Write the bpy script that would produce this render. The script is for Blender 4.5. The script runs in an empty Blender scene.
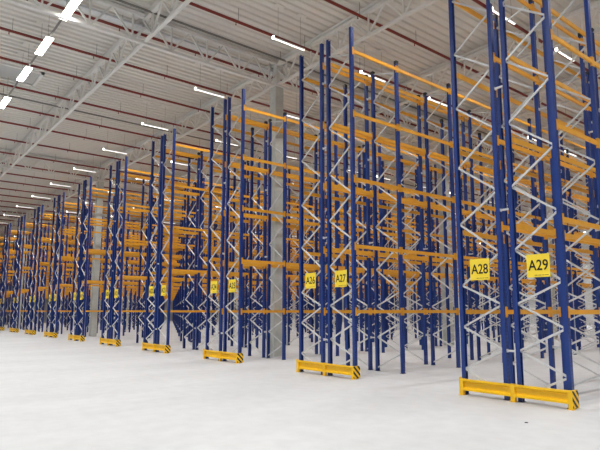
import bpy, math, random
from mathutils import Vector, Matrix
random.seed(4)
S = bpy.context.scene
COL = S.collection

# ------------------------------------------------------------------ helpers
class MB:
    """collects boxes, prisms and bars; build() links them as one mesh"""
    def __init__(self): self.v = []; self.f = []; self.mi = []
    def add(self, vs, fs, mi=0):
        n = len(self.v); self.v += [tuple(p) for p in vs]
        self.f += [tuple(i + n for i in f) for f in fs]; self.mi += [mi] * len(fs)
    def box(self, x0, x1, y0, y1, z0, z1, mi=0):
        self.add([(x0,y0,z0),(x1,y0,z0),(x1,y1,z0),(x0,y1,z0),(x0,y0,z1),(x1,y0,z1),(x1,y1,z1),(x0,y1,z1)],
                 [(0,3,2,1),(4,5,6,7),(0,1,5,4),(1,2,6,5),(2,3,7,6),(3,0,4,7)], mi)
    def prism(self, p, q, u, w, sec, mi=0):
        """section (list of 2-D points, counter-clockwise) swept from p to q; u, w are the section axes"""
        p, q, u, w = Vector(p), Vector(q), Vector(u), Vector(w)
        n = len(sec)
        vs = [p + u*a + w*b for a, b in sec] + [q + u*a + w*b for a, b in sec]
        fs = [tuple(range(n-1, -1, -1)), tuple(range(n, 2*n))] + [(i, (i+1) % n, n+(i+1) % n, n+i) for i in range(n)]
        if u.cross(w).dot(q - p) < 0: fs = [tuple(reversed(f)) for f in fs]
        self.add(vs, fs, mi)
    def bar(self, p, q, a, b, ref=(0,1,0), mi=0):
        """rectangular bar a (in the plane across ref) by b (along ref)"""
        d = (Vector(q) - Vector(p)).normalized(); r = Vector(ref)
        w = (r - d * r.dot(d)).normalized(); u = w.cross(d)
        self.prism(p, q, u, w, [(-a/2,-b/2),(a/2,-b/2),(a/2,b/2),(-a/2,b/2)], mi)
    def tube(self, p, q, r, n=10, mi=0):
        d = (Vector(q) - Vector(p)).normalized()
        t = Vector((0,0,1)) if abs(d.z) < .9 else Vector((1,0,0))
        u = d.cross(t).normalized(); w = d.cross(u)
        self.prism(p, q, u, w, [(r*math.cos(2*math.pi*i/n), r*math.sin(2*math.pi*i/n)) for i in range(n)], mi)
    def merge(self, o, off=(0,0,0), flip=False):
        s = -1 if flip else 1
        self.add([(s*x+off[0], s*y+off[1], z+off[2]) for x, y, z in o.v], o.f)
        self.mi[len(self.mi)-len(o.mi):] = o.mi
    def mesh(self, name, *mats):
        m = bpy.data.meshes.new(name); m.from_pydata(self.v, [], self.f)
        for k in mats: m.materials.append(k)
        if len(mats) > 1: m.polygons.foreach_set('material_index', self.mi)
        m.update(); return m
    def build(self, name, *mats, parent=None, loc=(0,0,0), rz=0):
        return link(name, self.mesh(name, *mats), parent, loc, rz)

def link(name, data, parent=None, loc=(0,0,0), rz=0):
    o = bpy.data.objects.new(name, data); COL.objects.link(o)
    if parent: o.parent = parent
    o.location = loc; o.rotation_euler = (0,0,rz); return o
def tag(o, label, cat, group=None):
    o['label'] = label; o['category'] = cat
    if group: o['group'] = group
    return o
def empty(name, loc, rz=0): return link(name, None, None, loc, rz)
def struct(o): o['kind'] = 'structure'; return o
def stuff(o): o['kind'] = 'stuff'; return o
def copy_tree(o, parent=None):
    c = o.copy(); COL.objects.link(c)
    if parent: c.parent = parent
    for ch in list(o.children): copy_tree(ch, c)
    return c

# ------------------------------------------------------------------ materials
def lin(c): return tuple((x/255/12.92 if x/255 <= .04045 else ((x/255+.055)/1.055)**2.4) for x in c) + (1,)
def mat(name, rgb, rough=.5, metal=0, noise=.0, scale=4, spec=.5, bump=0):
    m = bpy.data.materials.new(name); m.use_nodes = True
    nt = m.node_tree; b = nt.nodes['Principled BSDF']
    b.inputs['Roughness'].default_value = rough; b.inputs['Metallic'].default_value = metal
    b.inputs['Specular IOR Level'].default_value = spec
    c = lin(rgb); b.inputs['Base Color'].default_value = c
    if noise:
        tc = nt.nodes.new('ShaderNodeTexCoord'); n = nt.nodes.new('ShaderNodeTexNoise')
        n.inputs['Scale'].default_value = scale; n.inputs['Detail'].default_value = 5
        r = nt.nodes.new('ShaderNodeValToRGB')
        r.color_ramp.elements[0].position = .3; r.color_ramp.elements[1].position = .7
        r.color_ramp.elements[0].color = tuple(x*(1-noise) for x in c[:3]) + (1,)
        r.color_ramp.elements[1].color = tuple(min(1, x*(1+noise)) for x in c[:3]) + (1,)
        nt.links.new(tc.outputs['Object'], n.inputs['Vector']); nt.links.new(n.outputs['Fac'], r.inputs['Fac'])
        nt.links.new(r.outputs['Color'], b.inputs['Base Color'])
        if bump:
            bp = nt.nodes.new('ShaderNodeBump'); bp.inputs['Strength'].default_value = bump
            nt.links.new(n.outputs['Fac'], bp.inputs['Height']); nt.links.new(bp.outputs['Normal'], b.inputs['Normal'])
    return m
def emit(name, rgb, k):
    m = mat(name, rgb); b = m.node_tree.nodes['Principled BSDF']
    b.inputs['Emission Color'].default_value = lin(rgb); b.inputs['Emission Strength'].default_value = k
    return m

M_BLUE  = mat('blue_powder_coat', (20,54,128), .38, noise=.06, scale=3)
M_BLUED = M_BLUE
M_ORANGE = mat('orange_powder_coat', (230,165,48), .42, noise=.06, scale=3)
M_YELLOW = mat('yellow_powder_coat', (246,196,22), .4, noise=.05, scale=5)
M_GALV  = mat('galvanised_steel', (208,210,212), .42, metal=.22, noise=.07, scale=9)
M_PLATE = mat('dark_steel_plate', (52,54,62), .5, metal=.4)
M_CAP   = mat('black_plastic_cap', (22,22,26), .5)
M_SIGN  = mat('yellow_sign_sheet', (250,221,62), .45)
M_INK   = mat('black_ink', (14,13,12), .5)
M_DECK  = mat('roof_deck_sheet', (217,214,207), .6, noise=.04, scale=.35)
M_TRUSS = mat('truss_paint', (224,223,219), .75, noise=.04, scale=1.5)
M_PIPE  = mat('dark_red_pipe_paint', (124,38,30), .45)
M_GREYP = mat('grey_conduit', (120,118,112), .5)
M_LAMPB = mat('white_lamp_housing', (225,225,222), .4)
M_LAMP  = emit('lamp_diffuser', (255,252,246), 1.5)
M_LENS  = emit('lamp_end_lens', (255,252,246), 6)
M_LAMPW = emit('wide_lamp_diffuser', (255,252,246), 14)
M_WALL  = mat('wall_panel', (196,197,196), .6, noise=.03, scale=.3)
M_SKY   = mat('skylight_pane', (186,188,186), .35)

def concrete(name, rgb, s1, s2, k, rough):
    m = mat(name, rgb, rough); nt = m.node_tree; b = nt.nodes['Principled BSDF']
    tc = nt.nodes.new('ShaderNodeTexCoord'); c = lin(rgb)
    mp = nt.nodes.new('ShaderNodeMapping'); mp.inputs['Scale'].default_value = (1, .35, 1)
    n1 = nt.nodes.new('ShaderNodeTexNoise'); n1.inputs['Scale'].default_value = s1; n1.inputs['Detail'].default_value = 6
    n2 = nt.nodes.new('ShaderNodeTexNoise'); n2.inputs['Scale'].default_value = s2; n2.inputs['Detail'].default_value = 4
    nt.links.new(tc.outputs['Object'], mp.inputs['Vector']); nt.links.new(mp.outputs['Vector'], n1.inputs['Vector'])
    nt.links.new(tc.outputs['Object'], n2.inputs['Vector'])
    mx = nt.nodes.new('ShaderNodeMix'); mx.data_type = 'FLOAT'; mx.inputs[0].default_value = .4
    nt.links.new(n1.outputs['Fac'], mx.inputs[2]); nt.links.new(n2.outputs['Fac'], mx.inputs[3])
    r = nt.nodes.new('ShaderNodeValToRGB'); r.color_ramp.elements[0].position = .32; r.color_ramp.elements[1].position = .68
    r.color_ramp.elements[0].color = tuple(x*(1-k) for x in c[:3]) + (1,)
    r.color_ramp.elements[1].color = tuple(min(.95, x*(1+k)) for x in c[:3]) + (1,)
    nt.links.new(mx.outputs[0], r.inputs['Fac']); nt.links.new(r.outputs['Color'], b.inputs['Base Color'])
    return m
M_FLOOR = concrete('pale_concrete_floor', (194,196,199), .55, 3.2, .11, .5)
M_COLUMN = concrete('grey_concrete', (192,196,192), 2.5, 9, .12, .8)

def slots(m):
    """rows of small slots down the web of an upright (dark openings in the steel)"""
    nt = m.node_tree; b = nt.nodes['Principled BSDF']; L = nt.links.new; N = nt.nodes.new
    old = b.inputs['Base Color'].links[0].from_socket
    tc = N('ShaderNodeTexCoord'); sp = N('ShaderNodeSeparateXYZ'); L(tc.outputs['Object'], sp.inputs[0])
    def mth(op, a, b_=None, c_=None):
        n = N('ShaderNodeMath'); n.operation = op
        for i, x in enumerate((a, b_, c_)):
            if x is None: continue
            if isinstance(x, (int, float)): n.inputs[i].default_value = x
            else: L(x, n.inputs[i])
        return n.outputs[0]
    ay = mth('ABSOLUTE', sp.outputs['Y'])
    cy = mth('COMPARE', ay, .027, .008)
    fz = mth('FRACT', mth('DIVIDE', sp.outputs['Z'], .075))
    cz = mth('LESS_THAN', fz, .42)
    cx = mth('GREATER_THAN', sp.outputs['X'], .04)
    k = mth('MULTIPLY', mth('MULTIPLY', cy, cz), cx)
    mx = N('ShaderNodeMix'); mx.data_type = 'RGBA'; L(k, mx.inputs[0]); L(old, mx.inputs[6]); mx.inputs[7].default_value = lin((8,12,34))
    L(mx.outputs[2], b.inputs['Base Color'])
M_POST = mat('blue_upright_steel', (20,54,128), .38, noise=.06, scale=3); slots(M_POST)

def stripes(name):
    m = mat(name, (20,20,20), .45); nt = m.node_tree; b = nt.nodes['Principled BSDF']; L = nt.links.new; N = nt.nodes.new
    tc = N('ShaderNodeTexCoord'); sp = N('ShaderNodeSeparateXYZ'); L(tc.outputs['Object'], sp.inputs[0])
    a = N('ShaderNodeMath'); a.operation = 'ADD'; L(sp.outputs['Y'], a.inputs[0]); L(sp.outputs['Z'], a.inputs[1])
    d = N('ShaderNodeMath'); d.operation = 'DIVIDE'; L(a.outputs[0], d.inputs[0]); d.inputs[1].default_value = .15
    f = N('ShaderNodeMath'); f.operation = 'FRACT'; L(d.outputs[0], f.inputs[0])
    g = N('ShaderNodeMath'); g.operation = 'LESS_THAN'; L(f.outputs[0], g.inputs[0]); g.inputs[1].default_value = .5
    mx = N('ShaderNodeMix'); mx.data_type = 'RGBA'; L(g.outputs[0], mx.inputs[0])
    mx.inputs[6].default_value = lin((246,196,22)); mx.inputs[7].default_value = lin((18,18,18))
    L(mx.outputs[2], b.inputs['Base Color']); return m
M_HAZ = stripes('black_yellow_hazard_stripes')

# ------------------------------------------------------------------ measures of the hall
X0, PITCH, D, GAP = -4.798, 5.6, .976, .294        # outer upright of the nearest rack, pitch of rack pairs, frame depth, gap in a pair
Y1 = 10.214                                        # first frames
FY = [0, 1.895] + [1.895 + 2.642*i for i in range(1, 18)]      # frames along a rack, from its front
H_END, H_IN = 9.77, 9.32
LEVELS = [1.745, 3.5, 5.36, 7.22, 9.06]
NROW = 15
HX, HY = .043, .05
OUT_Z = [.545, 1.43, 2.32, 3.67, 4.96, 6.35, 7.65, 8.97]
IN_Z = [.1, .98, 1.9, 2.98, 4.29, 5.65, 7.02, 8.3, 9.25]
CHAIN = []
for i in range(len(OUT_Z)):
    CHAIN.append((IN_Z[i], OUT_Z[i], 0)); CHAIN.append((OUT_Z[i], IN_Z[i+1], 1))

# ------------------------------------------------------------------ rack pieces (templates)
t = .007
CSEC = [(-HX,-HY),(HX,-HY),(HX,HY),(-HX,HY),(-HX,.028),(-HX+t,.028),(-HX+t,HY-t),(HX-t,HY-t),(HX-t,-HY+t),(-HX+t,-HY+t),(-HX+t,-.028),(-HX,-.028)]
def post_mb(h):
    b = MB(); b.prism((0,0,.006),(0,0,h),(1,0,0),(0,1,0),CSEC); return b
def plate_mb():
    b = MB(); b.box(-.056,.056,-.075,.075,0,.008)
    for x in (-.035,.035): b.tube((x,-.064 if x > 0 else .064,.008),(x,-.064 if x > 0 else .064,.028),.008,6)
    return b
def cap_mb(h):
    b = MB(); b.box(-HX-.004,HX+.004,-HY-.004,HY+.004,h-.09,h+.012); return b
def beam_mb(L, hh):
    b = MB(); a = hh/2
    b.prism((0,0,0),(0,L,0),(1,0,0),(0,0,1),[(.004,-a),(.05,-a),(.05,a-.028),(.038,a-.028),(.038,a),(.004,a)]); return b
def conn_mb(L):
    """hooked end plate of a beam: sits on the web of the upright"""
    b = MB(); b.box(HX,HX+.008,-.058,.006,-.11,.11); b.box(.004,HX+.008,.0,.006,-.11,.11)
    for z in (-.07,0,.07): b.box(HX+.008,HX+.013,-.045,-.025,z-.012,z+.012)
    return b
def brace_mb(x0, z0, x1, z1, y):
    b = MB(); d = Vector((x1-x0,0,z1-z0)).normalized(); u = Vector((d.z,0,-d.x))
    b.prism((x0,y,z0),(x1,y,z1),u,(0,1,0),[(-.019,-.015),(.019,-.015),(.019,.015),(.015,.015),(.015,-.011),(-.015,-.011),(-.015,.015),(-.019,.015)]); return b
def spacer_mb(L):
    b = MB(); b.box(0,L,-.015,.015,-.02,.02); b.box(-.0,.005,-.035,.035,-.035,.035); b.box(L-.005,L,-.035,.035,-.035,.035); return b

POST = {h: post_mb(h) for h in (H_END, H_IN)}
POST_M = {h: POST[h].mesh('post', M_POST) for h in POST}
PLATE = plate_mb(); PLATE_M = PLATE.mesh('base_plate', M_PLATE)
CAP = cap_mb(H_IN); CAP_M = CAP.mesh('post_cap', M_CAP)
BAYS = [round(FY[i+1]-FY[i]-2*HY, 4) for i in range(len(FY)-1)]
def bh(k): return .09 if k == 0 else .1
BEAM, BEAM_M = {}, {}
for L in set(BAYS):
    for h in (.09, .1): BEAM[L,h] = beam_mb(L, h); BEAM_M[L,h] = BEAM[L,h].mesh('beam', M_ORANGE)
CONN = conn_mb(0); CONN_M = CONN.mesh('beam_connector', M_ORANGE)
def conn_end():
    b = MB()
    b.add([(x,-y,z) for x,y,z in CONN.v],[tuple(reversed(f)) for f in CONN.f]); return b
CONNE = conn_end(); CONNE_M = CONNE.mesh('beam_connector', M_ORANGE)
xi = D/2 - .018
BR, BR_M = {}, {}
for s in (1,-1):
    for i,(za,zb,k) in enumerate(CHAIN):
        xa, xb = (-xi*s, xi*s) if k == 0 else (xi*s, -xi*s)
        BR[s,i] = brace_mb(xa,za,xb,zb,-.018 if k == 0 else .018); BR_M[s,i] = BR[s,i].mesh('brace', M_GALV)
SPL = GAP - 2*HX
SPACER = spacer_mb(SPL); SPACER_M = SPACER.mesh('row_spacer', M_GALV)
SPZ = (.97, 3.85, 6.5, 8.5)

STUFF = {}
def rack(r, s):
    """one single-deep rack run; s=+1: outer side to the right (odd number), s=-1: mirrored (even number)"""
    xo = X0 - PITCH*r - (0 if s > 0 else 2*D + GAP)
    xc = xo - D/2 if s > 0 else xo + D/2
    root = empty('pallet_rack', (xc, Y1, 0))
    nf = len(FY)
    n_post = 19 if r <= 5 else 12
    n_brace = 6 if r <= 2 else 4 if r <= 5 else 2
    n_beam = 10 if r <= 2 else 6 if r <= 5 else 3
    n_small = 8 if r <= 1 else 4 if r <= 3 else 0
    n_conn = 3 if r <= 1 else 1 if r == 2 else 0
    n_space = 6 if r <= 3 else 2
    sides = [(D/2, 1), (-D/2, -1)]                 # local x, facing of the web
    key = (s, n_post, n_brace, n_beam, n_small, n_conn, n_space)
    first = key not in STUFF
    if first: acc = dict(post=MB(), brace=MB(), beam=MB(), row_spacer=MB())
    for i, y in enumerate(FY):
        h = H_END if i == 0 else H_IN
        for x, fc in sides:
            rz = 0 if fc > 0 else math.pi
            if i < n_post:
                p = link('post', POST_M[h], root, (x,y,0), rz)
                if i < n_small:
                    link('base_plate', PLATE_M, p)
                    if i: link('post_cap', CAP_M, p)
                elif i: pass
            elif first: acc['post'].merge(POST[h], (x,y,0), fc < 0)
            if i >= n_small and i < n_post and r <= 5 and False: pass
        for j in range(len(CHAIN)):
            if i < n_brace: link('brace', BR_M[s,j], root, (0,y,0))
            elif first: acc['brace'].merge(BR[s,j], (0,y,0))
        if s > 0:
            for z in SPZ:
                x = -D/2 - HX - SPL
                if i < n_space: link('row_spacer', SPACER_M, root, (x,y,z))
                elif first: acc['row_spacer'].merge(SPACER, (x,y,z))
        if i < nf-1:
            L = BAYS[i]
            for k, z in enumerate(LEVELS):
                for x, fc in sides:
                    ya = y + HY if fc > 0 else y + HY + L
                    rz = 0 if fc > 0 else math.pi
                    if i < n_beam:
                        b = link('beam', BEAM_M[L,bh(k)], root, (x,ya,z), rz)
                        if i < n_conn:
                            link('beam_connector', CONN_M, b); link('beam_connector', CONNE_M, b, (0,L,0))
                    elif first: acc['beam'].merge(BEAM[L,bh(k)], (x,ya,z), fc < 0)
    if first:
        STUFF[key] = {n: m.mesh(n, dict(post=M_BLUE,brace=M_GALV,beam=M_ORANGE,row_spacer=M_GALV)[n]) for n, m in acc.items() if m.v}
    for n, me in STUFF[key].items(): stuff(link(n, me, root))
    return root, xc

ORD = ['nearest','second','third','fourth','fifth','sixth','seventh','eighth','ninth','tenth','eleventh','twelfth','thirteenth','fourteenth','fifteenth']
def pair_txt(r): return 'nearest rack pair at right' if r == 0 else ORD[r] + ' rack pair from the right'

# ------------------------------------------------------------------ signs
def lettering(txt, w, h):
    c = bpy.data.curves.new('lettering', 'FONT'); c.body = txt; c.extrude = .0012; c.resolution_u = 6; c.offset = .012
    o = bpy.data.objects.new('tmp', c); COL.objects.link(o)
    bpy.context.view_layer.update()
    m = bpy.data.meshes.new_from_object(o.evaluated_get(bpy.context.evaluated_depsgraph_get()))
    bpy.data.objects.remove(o); bpy.data.curves.remove(c)
    xs = [v.co.x for v in m.vertices]; ys = [v.co.y for v in m.vertices]
    sx = w/(max(xs)-min(xs)); sy = h/(max(ys)-min(ys)); cx = (max(xs)+min(xs))/2; cy = (max(ys)+min(ys))/2
    for v in m.vertices: v.co = ((v.co.x-cx)*sx, -v.co.z, (v.co.y-cy)*sy)
    m.materials.clear(); m.materials.append(M_INK); m.name = 'lettering'; m.update(); return m
board = MB(); board.box(-.232,.232,-.003,.003,-.225,.225); BOARD_M = board.mesh('sign_board', M_SIGN)
hook = MB(); hook.box(-.012,.012,.003,.03,-.02,.24); HOOK_M = hook.mesh('mounting_clip', M_GALV)
line = MB()
for x0, x1 in ((-.08,-.02),(-.005,.06),(.072,.11),(.12,.2)): line.box(x0,x1,-.0045,-.003,-.19,-.181)
LINE_M = line.mesh('small_print', M_INK)
SIGNY = -.06
def sign(num, r, xc, dx):
    o = link('aisle_sign', BOARD_M, None, (xc+dx+.012, Y1+SIGNY, 2.64))
    m = lettering('A%d' % num, .4 if num > 9 else .27, .21)
    link('lettering', m, o, (0,-.0042,.01))
    link('small_print', LINE_M, o)
    for x in (-.2,.2): link('mounting_clip', HOOK_M, o, (x,0,0))
    if r == 0: lb = 'yellow sign reading A%d on the nearest rack pair' % num
    else: lb = 'small yellow sign reading A%d on the front of the %s' % (num, pair_txt(r))
    tag(o, lb, 'sign', 'yellow aisle signs on the rack ends')

# ------------------------------------------------------------------ end guards
GL, GM, GR = -2.24, -1.07, .035                   # x of left, middle, right uprights, from the outer upright of the pair
def guard():
    root = empty('rack_end_guard', (0,0,0))
    for x in (GL, GM):
        u = MB(); u.box(x-.045,x+.045,-.155,-.085,.008,.335); u.box(x-.06,x+.06,-.18,-.08,0,.008)
        u.box(x-.05,x+.05,-.16,-.08,.335,.342); u.build('guard_post', M_YELLOW, parent=root)
    u = MB(); u.box(GR-.02,GR+.06,-.16,-.08,.008,.338); u.box(GR-.03,GR+.07,-.18,-.08,0,.008)
    u.build('guard_post', M_YELLOW, parent=root)
    e = MB(); e.prism((GR+.025,0,.02),(GR+.06,0,.02),(0,1,0),(0,0,1),[(-.08,0),(.09,0),(.09,.25),(.05,.32),(-.08,.32)])
    pb = e.build('end_panel', M_YELLOW, parent=root)
    h = MB(); h.prism((GR+.06,0,.03),(GR+.063,0,.03),(0,1,0),(0,0,1),[(-.155,0),(.085,0),(.085,.245),(.047,.305),(-.155,.305)])
    h.build('hazard_panel', M_HAZ, parent=root)
    e = MB(); e.box(GL-.053,GL-.045,-.15,-.085,.02,.37); e.build('end_panel', M_YELLOW, parent=root)
    for x0, x1 in ((GL+.045,GM-.045),(GM+.045,GR-.02)):
        b = MB()
        b.prism((x0,0,0),(x1,0,0),(0,1,0),(0,0,1),[(-.165,.1),(-.09,.1),(-.09,.335),(-.165,.335),(-.165,.3),(-.105,.27),(-.105,.16),(-.165,.135)])
        b.build('guard_rail', M_YELLOW, parent=root)
    return root

# ------------------------------------------------------------------ build racks, signs, guards
g0 = guard()
for r in range(NROW):
    for s in (1,-1):
        root, xc = rack(r, s)
        num = (29 if s > 0 else 28) - 2*r
        if r <= 1: lb = 'tall blue and orange pallet rack carrying the yellow A%d sign' % num
        else: lb = '%s-hand blue and orange pallet rack of the %s' % ('right' if s > 0 else 'left', pair_txt(r))
        tag(root, lb, 'pallet rack', 'blue and orange pallet racks in rows')
        sign(num, r, xc, (.02 if s > 0 else 0))
    g = g0 if r == 0 else copy_tree(g0)
    g.location = (X0 - PITCH*r, Y1, 0)
    lb = ('yellow guard at the foot of the %s' % pair_txt(r))
    tag(g, lb, 'rack guard', 'yellow guards at the rack ends')
# signs at the far ends, seen through the racks
for num, r, s in ((23,3,1),(22,3,-1)):
    xo = X0 - PITCH*r - (0 if s > 0 else 2*D+GAP); xc = xo - s*D/2
    o = link('aisle_sign', BOARD_M, None, (xc, Y1+FY[-1]-SIGNY, 2.68), math.pi)
    for x in (-.2,.2): link('mounting_clip', HOOK_M, o, (x,0,0))
    tag(o, 'tiny yellow sign board at the far %s end of the fourth rack pair' % ('right' if s > 0 else 'left'), 'sign', 'yellow aisle signs on the far rack ends')

# ------------------------------------------------------------------ hall shell
XA, XB, YA, YB, ZR = -92, 19, -13, 71, 12.3
b = MB(); b.box(XA,XB,YA,YB,-.2,0); struct(b.build('floor', M_FLOOR))
def ribbed(n, a0, a1, pitch, depth, place):
    """trapezoidal sheet: profile along a, place(a, d, e) -> point, e = 0 or 1"""
    m = MB(); prof = []
    a = a0
    while a < a1:
        prof += [(a,0),(a+pitch*.42,0),(a+pitch*.52,depth),(a+pitch*.9,depth)]; a += pitch
    prof.append((a,0))
    vs = [place(p,d,0) for p,d in prof] + [place(p,d,1) for p,d in prof]; k = len(prof)
    m.add(vs, [(i,i+1,k+i+1,k+i) for i in range(k-1)]); return m
m = ribbed('ceiling', XA-.4, XB+.4, .345, .07, lambda a,d,e: (a, (YA-.3, YB+.3)[e], ZR+d))
m.box(XA-.4,XB+.4,YA-.3,YB+.3,ZR+.16,ZR+.3)
struct(m.build('ceiling', M_DECK))
for n, x in (('wall_left', XA), ('wall_right', XB)):
    m = ribbed(n, YA, YB, .5, .04, lambda a,d,e: (x-d if x < 0 else x+d, a, (0,ZR)[e])); m.box(min(x,x+(.3 if x>0 else -.3)),max(x,x+(.3 if x>0 else -.3)),YA,YB,0,.12)
    struct(m.build(n, M_WALL))
for n, y in (('wall_back', YB), ('wall_front', YA)):
    m = ribbed(n, XA, XB, .5, .04, lambda a,d,e: (a, y+d if y > 0 else y-d, (0,ZR)[e])); m.box(XA,XB,min(y,y+(.3 if y>0 else -.3)),max(y,y+(.3 if y>0 else -.3)),0,.12)
    struct(m.build(n, M_WALL))

# columns
CX = [-17.49, -39.0, -61.3]; CYS = [12.8, 24.03, 35.27, 47.3, 57.95]
m = MB(); c = .025; w = .21
m.prism((0,0,0),(0,0,11.05),(1,0,0),(0,1,0),[(-w+c,-w),(w-c,-w),(w,-w+c),(w,w-c),(w-c,w),(-w+c,w),(-w,w-c),(-w,-w+c)])
CM = m.mesh('column', M_COLUMN)
hd = MB(); hd.box(-.24,.24,-.24,.24,10.98,11.06); hd.box(-.11,.11,-.11,.11,11.06,12.1); HDM = hd.mesh('column_head', M_TRUSS)
for x in CX:
    for y in CYS:
        o = struct(link('column', CM, None, (x,y,0))); link('column_head', HDM, o)

# lattice roof trusses: two chords with a zigzag of diagonals and posts
ZB, ZT = 11.13, 12.0
def truss(axis, a0, a1, c, step, chord=.115, zb=ZB, zt=ZT):
    m = MB(); P = (lambda a,z,o=0: (a,c+o,z)) if axis == 'x' else (lambda a,z,o=0: (c+o,a,z))
    ref = (0,1,0) if axis == 'x' else (1,0,0)
    m.bar(P(a0,zb),P(a1,zb),chord*.75,chord,ref); m.bar(P(a0,zt),P(a1,zt),chord,chord*1.25,ref)
    m.bar(P(a0,zt+.18),P(a1,zt+.18),.1,chord*.5,ref)
    n = int((a1-a0)/step)
    for i in range(n):
        a = a0+i*step; q = a+step/2
        m.bar(P(a,zt),P(q,zb),.06,.06,ref); m.bar(P(q,zb),P(a+step,zt),.06,.06,ref); m.bar(P(q,zb),P(q,zt),.05,.05,ref)
    return m
TY = [1.4, 7.02] + [12.8 + 5.616*i for i in range(10)]
for y in TY: struct(truss('x', XA, XB, y, 1.55).build('roof_truss', M_TRUSS))
for x in (4.1, -17.45, -39.0, -61.3):
    struct(truss('y', YA, YB, x, 1.45, .13, ZB-.06, ZT+.05).build('roof_girder', M_TRUSS))

# roof vent with frame
m = MB(); x0,x1,y0,y1 = -26.9,-25.1,1.9,5.58
for a in ((x0,x1,y0,y0+.12),(x0,x1,y1-.12,y1),(x0,x0+.12,y0,y1),(x1-.12,x1,y0,y1)): m.box(*a,ZR-.1,ZR+.12)
o = struct(m.build('window_1', M_TRUSS)); p = MB(); p.box(x0+.12,x1-.12,y0+.12,y1-.12,ZR-.03,ZR); p.build('pane', M_SKY, parent=o)

# ------------------------------------------------------------------ sprinkler pipes
PX = [-3.4,-6.3,-9.25,-12.3,-15.28,-18.25,-21.0,-23.57,-26.4,-29.2,-31.83,-35.05,-38.2,-41.1,-44,-46.9,-49.8,-52.7,-55.6,-58.5,-61.4,-64.3,-67.2,-71.2]
for i, x in enumerate(PX):
    m = MB(); m.tube((0,YA+1,0),(0,YB-1,0),.052,8)
    o = m.build('sprinkler_pipe', M_PIPE, loc=(x,0,11.8))
    tag(o, 'long dark red sprinkler pipe running beneath the ribbed roof', 'pipe', 'red sprinkler pipes under the roof')
    hm = MB()
    hm.tube((0,0,-.05),(0,0,-.13),.016,6); hm.tube((0,0,-.13),(0,0,-.138),.03,8)
    hme = hm.mesh('sprinkler_head', M_PIPE)
    for k in range(8): link('sprinkler_head', hme, o, (0, 3.4+3*k, 0))
    hg = MB()
    for k in range(24): hg.bar((0,YA+1.5+k*3,.05),(0,YA+1.5+k*3,ZR-11.8+.02),.012,.012)
    stuff(hg.build('pipe_hanger', M_GREYP, parent=o))
for x, lb in ((-28.1,'thin grey conduit running beneath the roof left of the bright lamps'),(-16.85,'grey conduit running along the roof girder above the column')):
    m = MB(); m.tube((x,YA+1,11.95),(x,YB-1,11.95),.04,8)
    for k in range(10): m.bar((x,YA+1.5+k*8,11.95),(x,YA+1.5+k*8,ZR-.025),.015,.015,(1,0,0))
    tag(m.build('conduit', M_GREYP), lb, 'conduit')
# cable tray beside the girder over the column
m = MB(); x = -17.8
for q in ((x-.15,x+.15,11.75,11.76),(x-.155,x-.15,11.75,11.83),(x+.15,x+.155,11.75,11.83)): m.box(q[0],q[1],YA+1,YB-1,q[2],q[3])
o = m.build('cable_tray', M_GALV)
m = MB()
for k in range(26): m.bar((x,YA+1.5+k*3.1,11.76),(x,YA+1.5+k*3.1,ZR),.014,.014)
stuff(m.build('tray_hanger', M_GREYP, parent=o))
tag(o, 'long grey cable tray hung along the roof girder above the column', 'cable tray')

# ------------------------------------------------------------------ linear lamps
def lamp(w, hl, lz, mt, watt, end=False):
    """linear lamp: housing, glowing diffuser, two wires to ceiling plates, and its own light with a downward optic"""
    o = empty('linear_lamp', (0,0,lz)); dz = ZR - lz
    h = MB(); h.prism((0,-hl,0),(0,hl,0),(1,0,0),(0,0,1),[(-w-.004,-.012),(-w,-.012),(-w,0),(w,0),(w,-.012),(w+.004,-.012),(w+.004,.02),(.02,.045),(-.02,.045),(-w-.004,.02)])
    h.build('lamp_housing', M_LAMPB, parent=o)
    d = MB(); d.prism((0,-hl+.005,0),(0,hl-.005,0),(1,0,0),(0,0,1),[(-w+.002,-.03),(w-.002,-.03),(w-.002,-.001),(-w+.002,-.001)])
    d.build('lamp_diffuser', mt, parent=o)
    if end:
        e = MB(); e.box(-.04,.04,-hl-.05,-hl,-.04,.06); e.build('end_lens', M_LENS, parent=o)
    for y in (-.5,.5):
        k = MB(); k.tube((0,y,.04),(0,y,dz-.01),.005,5); k.build('suspension_wire', M_GREYP, parent=o)
        k = MB(); k.box(-.19,.19,y-.19,y+.19,dz-.012,dz+.004); k.build('ceiling_plate', M_DECK, parent=o)
    l = bpy.data.lights.new('lamp_light', 'AREA'); l.shape = 'RECTANGLE'; l.size = 2*w; l.size_y = 2*hl-.02
    l.energy = watt; l.spread = math.radians(130); l.color = (1,.985,.96)
    link('lamp_light', l, o, (0,0,-.032))
    return o
L0 = lamp(.032, .68, 11.1, M_LAMP, 75, True); L1 = lamp(.032, .68, 11.27, M_LAMP, 75, True); LW = lamp(.12, .8, 11.22, M_LAMPW, 110)
LZ = 11.22
used = set()
def place_lamp(x, y, rz, lb, grp, src=None):
    src = src or L0
    o = src if src not in used else copy_tree(src); used.add(src)
    if rz:                                            # keep the wires clear of the pipes
        while any(abs(x+q-p) < (.1 if p in PX else .25) for p in PX + [-16.85,-17.8,-28.1] for q in (-.5,.5)): x += .05
    o.location.x = x; o.location.y = y; o.rotation_euler = (0,0,rz); tag(o, lb, 'lamp', grp)
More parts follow.
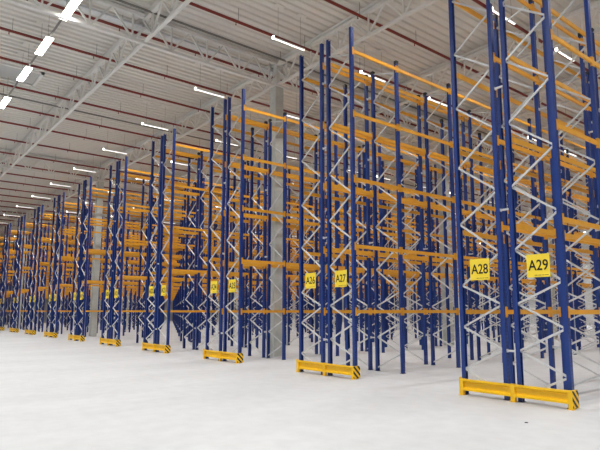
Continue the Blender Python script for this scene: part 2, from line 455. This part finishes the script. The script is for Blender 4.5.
for r in range(-2, NROW):
    xa = X0 - PITCH*r + (PITCH - 2*D - GAP)/2          # aisle on the right of pair r
    for k in range(13):
        y = 11.02 + 4.27*k
        while k > 2 and any(abs(y-ty) < .95 for ty in TY): y += .1
        if r < 0: lb, gr = 'white linear LED lamp beneath the roof beyond the right edge of the picture', 'LED lamps out of view at right'
        elif r == 0: lb, gr = 'white linear LED lamp hung beneath the roof right of the A29 rack', 'LED lamps above the aisle right of A29'
        else:
            lb = '%s white LED lamp above the aisle between the A%d and A%d racks' % ('nearest' if k == 0 else 'farther', 29-2*r, 30-2*r); gr = 'LED lamps above the aisle right of A%d' % (29-2*r)
        place_lamp(xa, y + (.22 if r <= 1 else 0), 0, lb, gr, L1 if r <= 1 else L0)
CL = [-27.1,-23.2,-20.2,-17.4]
CLT = ['glowing LED lamp on the ceiling rail, leftmost of the bright row','glowing LED lamp on the ceiling rail, second from left of the bright row',
       'glowing LED lamp on the ceiling rail, third from left, largest of the bright row','glowing LED lamp on the ceiling rail where it crosses the roof girder']
for x, lb in zip(CL, CLT): place_lamp(x, 4.41, math.pi/2, lb, 'bright lamps on the ceiling rail', LW)
for k in range(8): place_lamp(-13.9+3.4*k, 4.41, math.pi/2, 'LED lamp on the ceiling rail, above the upper edge of the picture', 'lamps on the ceiling rail out of view', LW)
for k in range(9): place_lamp(-30.8-3.4*k, 4.41, math.pi/2, 'LED lamp on the ceiling rail, beyond the left edge of the picture', 'lamps on the ceiling rail out of view to the left', LW)
for k in range(15): place_lamp(-40+3.4*k, -6.5, math.pi/2, 'LED lamp beneath the roof behind the viewer', 'lamps behind the viewer', LW)
for k in range(15): place_lamp(-50+3.4*k, 67.4, math.pi/2, 'LED lamp beneath the roof over the far cross aisle', 'lamps over the far cross aisle', LW)
m = MB(); m.box(-66,14,4.38,4.44,LZ+.046,LZ+.085)
tag(m.build('lamp_rail', M_GREYP), 'straight grey ceiling rail linking the bright lamps at upper left', 'rail')

# small scrap on the floor before the nearest guard
m = MB(); m.add([(0,0,0),(.05,.01,0),(.055,.035,.002),(.01,.04,0),(.012,.012,.014),(.04,.016,.012),(.042,.03,.013),(.014,.032,.012)],
                [(0,3,2,1),(4,5,6,7),(0,1,5,4),(1,2,6,5),(2,3,7,6),(3,0,4,7)])
tag(m.build('scrap', M_CAP, loc=(-4.7,8.36,0)), 'tiny dark scrap lying on the floor before the nearest yellow guard', 'scrap')

# ------------------------------------------------------------------ camera (solved from the photograph)
f, pi, ya, ro = 541.64, math.radians(7.3796), math.radians(50.7329), math.radians(-.0074)
F = Vector((-math.sin(ya)*math.cos(pi), math.cos(ya)*math.cos(pi), math.sin(pi)))
R = Vector((math.cos(ya), math.sin(ya), 0)); U = R.cross(F)
R2 = R*math.cos(ro) + U*math.sin(ro); U2 = U*math.cos(ro) - R*math.sin(ro)
cd = bpy.data.cameras.new('camera'); cam = bpy.data.objects.new('camera', cd); COL.objects.link(cam)
cd.sensor_width = 36; cd.sensor_fit = 'HORIZONTAL'; cd.lens = f/600*36; cd.clip_end = 300; cd.shift_x = -4.538/600; cd.shift_y = 15.5/600
mw = Matrix.Identity(4)
for i in range(3): mw[i][0] = R2[i]; mw[i][1] = U2[i]; mw[i][2] = -F[i]
mw[2][3] = 1.7721
cam.matrix_world = mw
S.camera = cam

w = bpy.data.worlds.new('world'); S.world = w; w.use_nodes = True
w.node_tree.nodes['Background'].inputs['Color'].default_value = (.5,.53,.56,1)
w.node_tree.nodes['Background'].inputs['Strength'].default_value = .3
S.view_settings.view_transform = 'Standard'; S.view_settings.look = 'None'
S.view_settings.gamma = 1; S.view_settings.use_curve_mapping = False
S.view_settings.exposure = 0.23
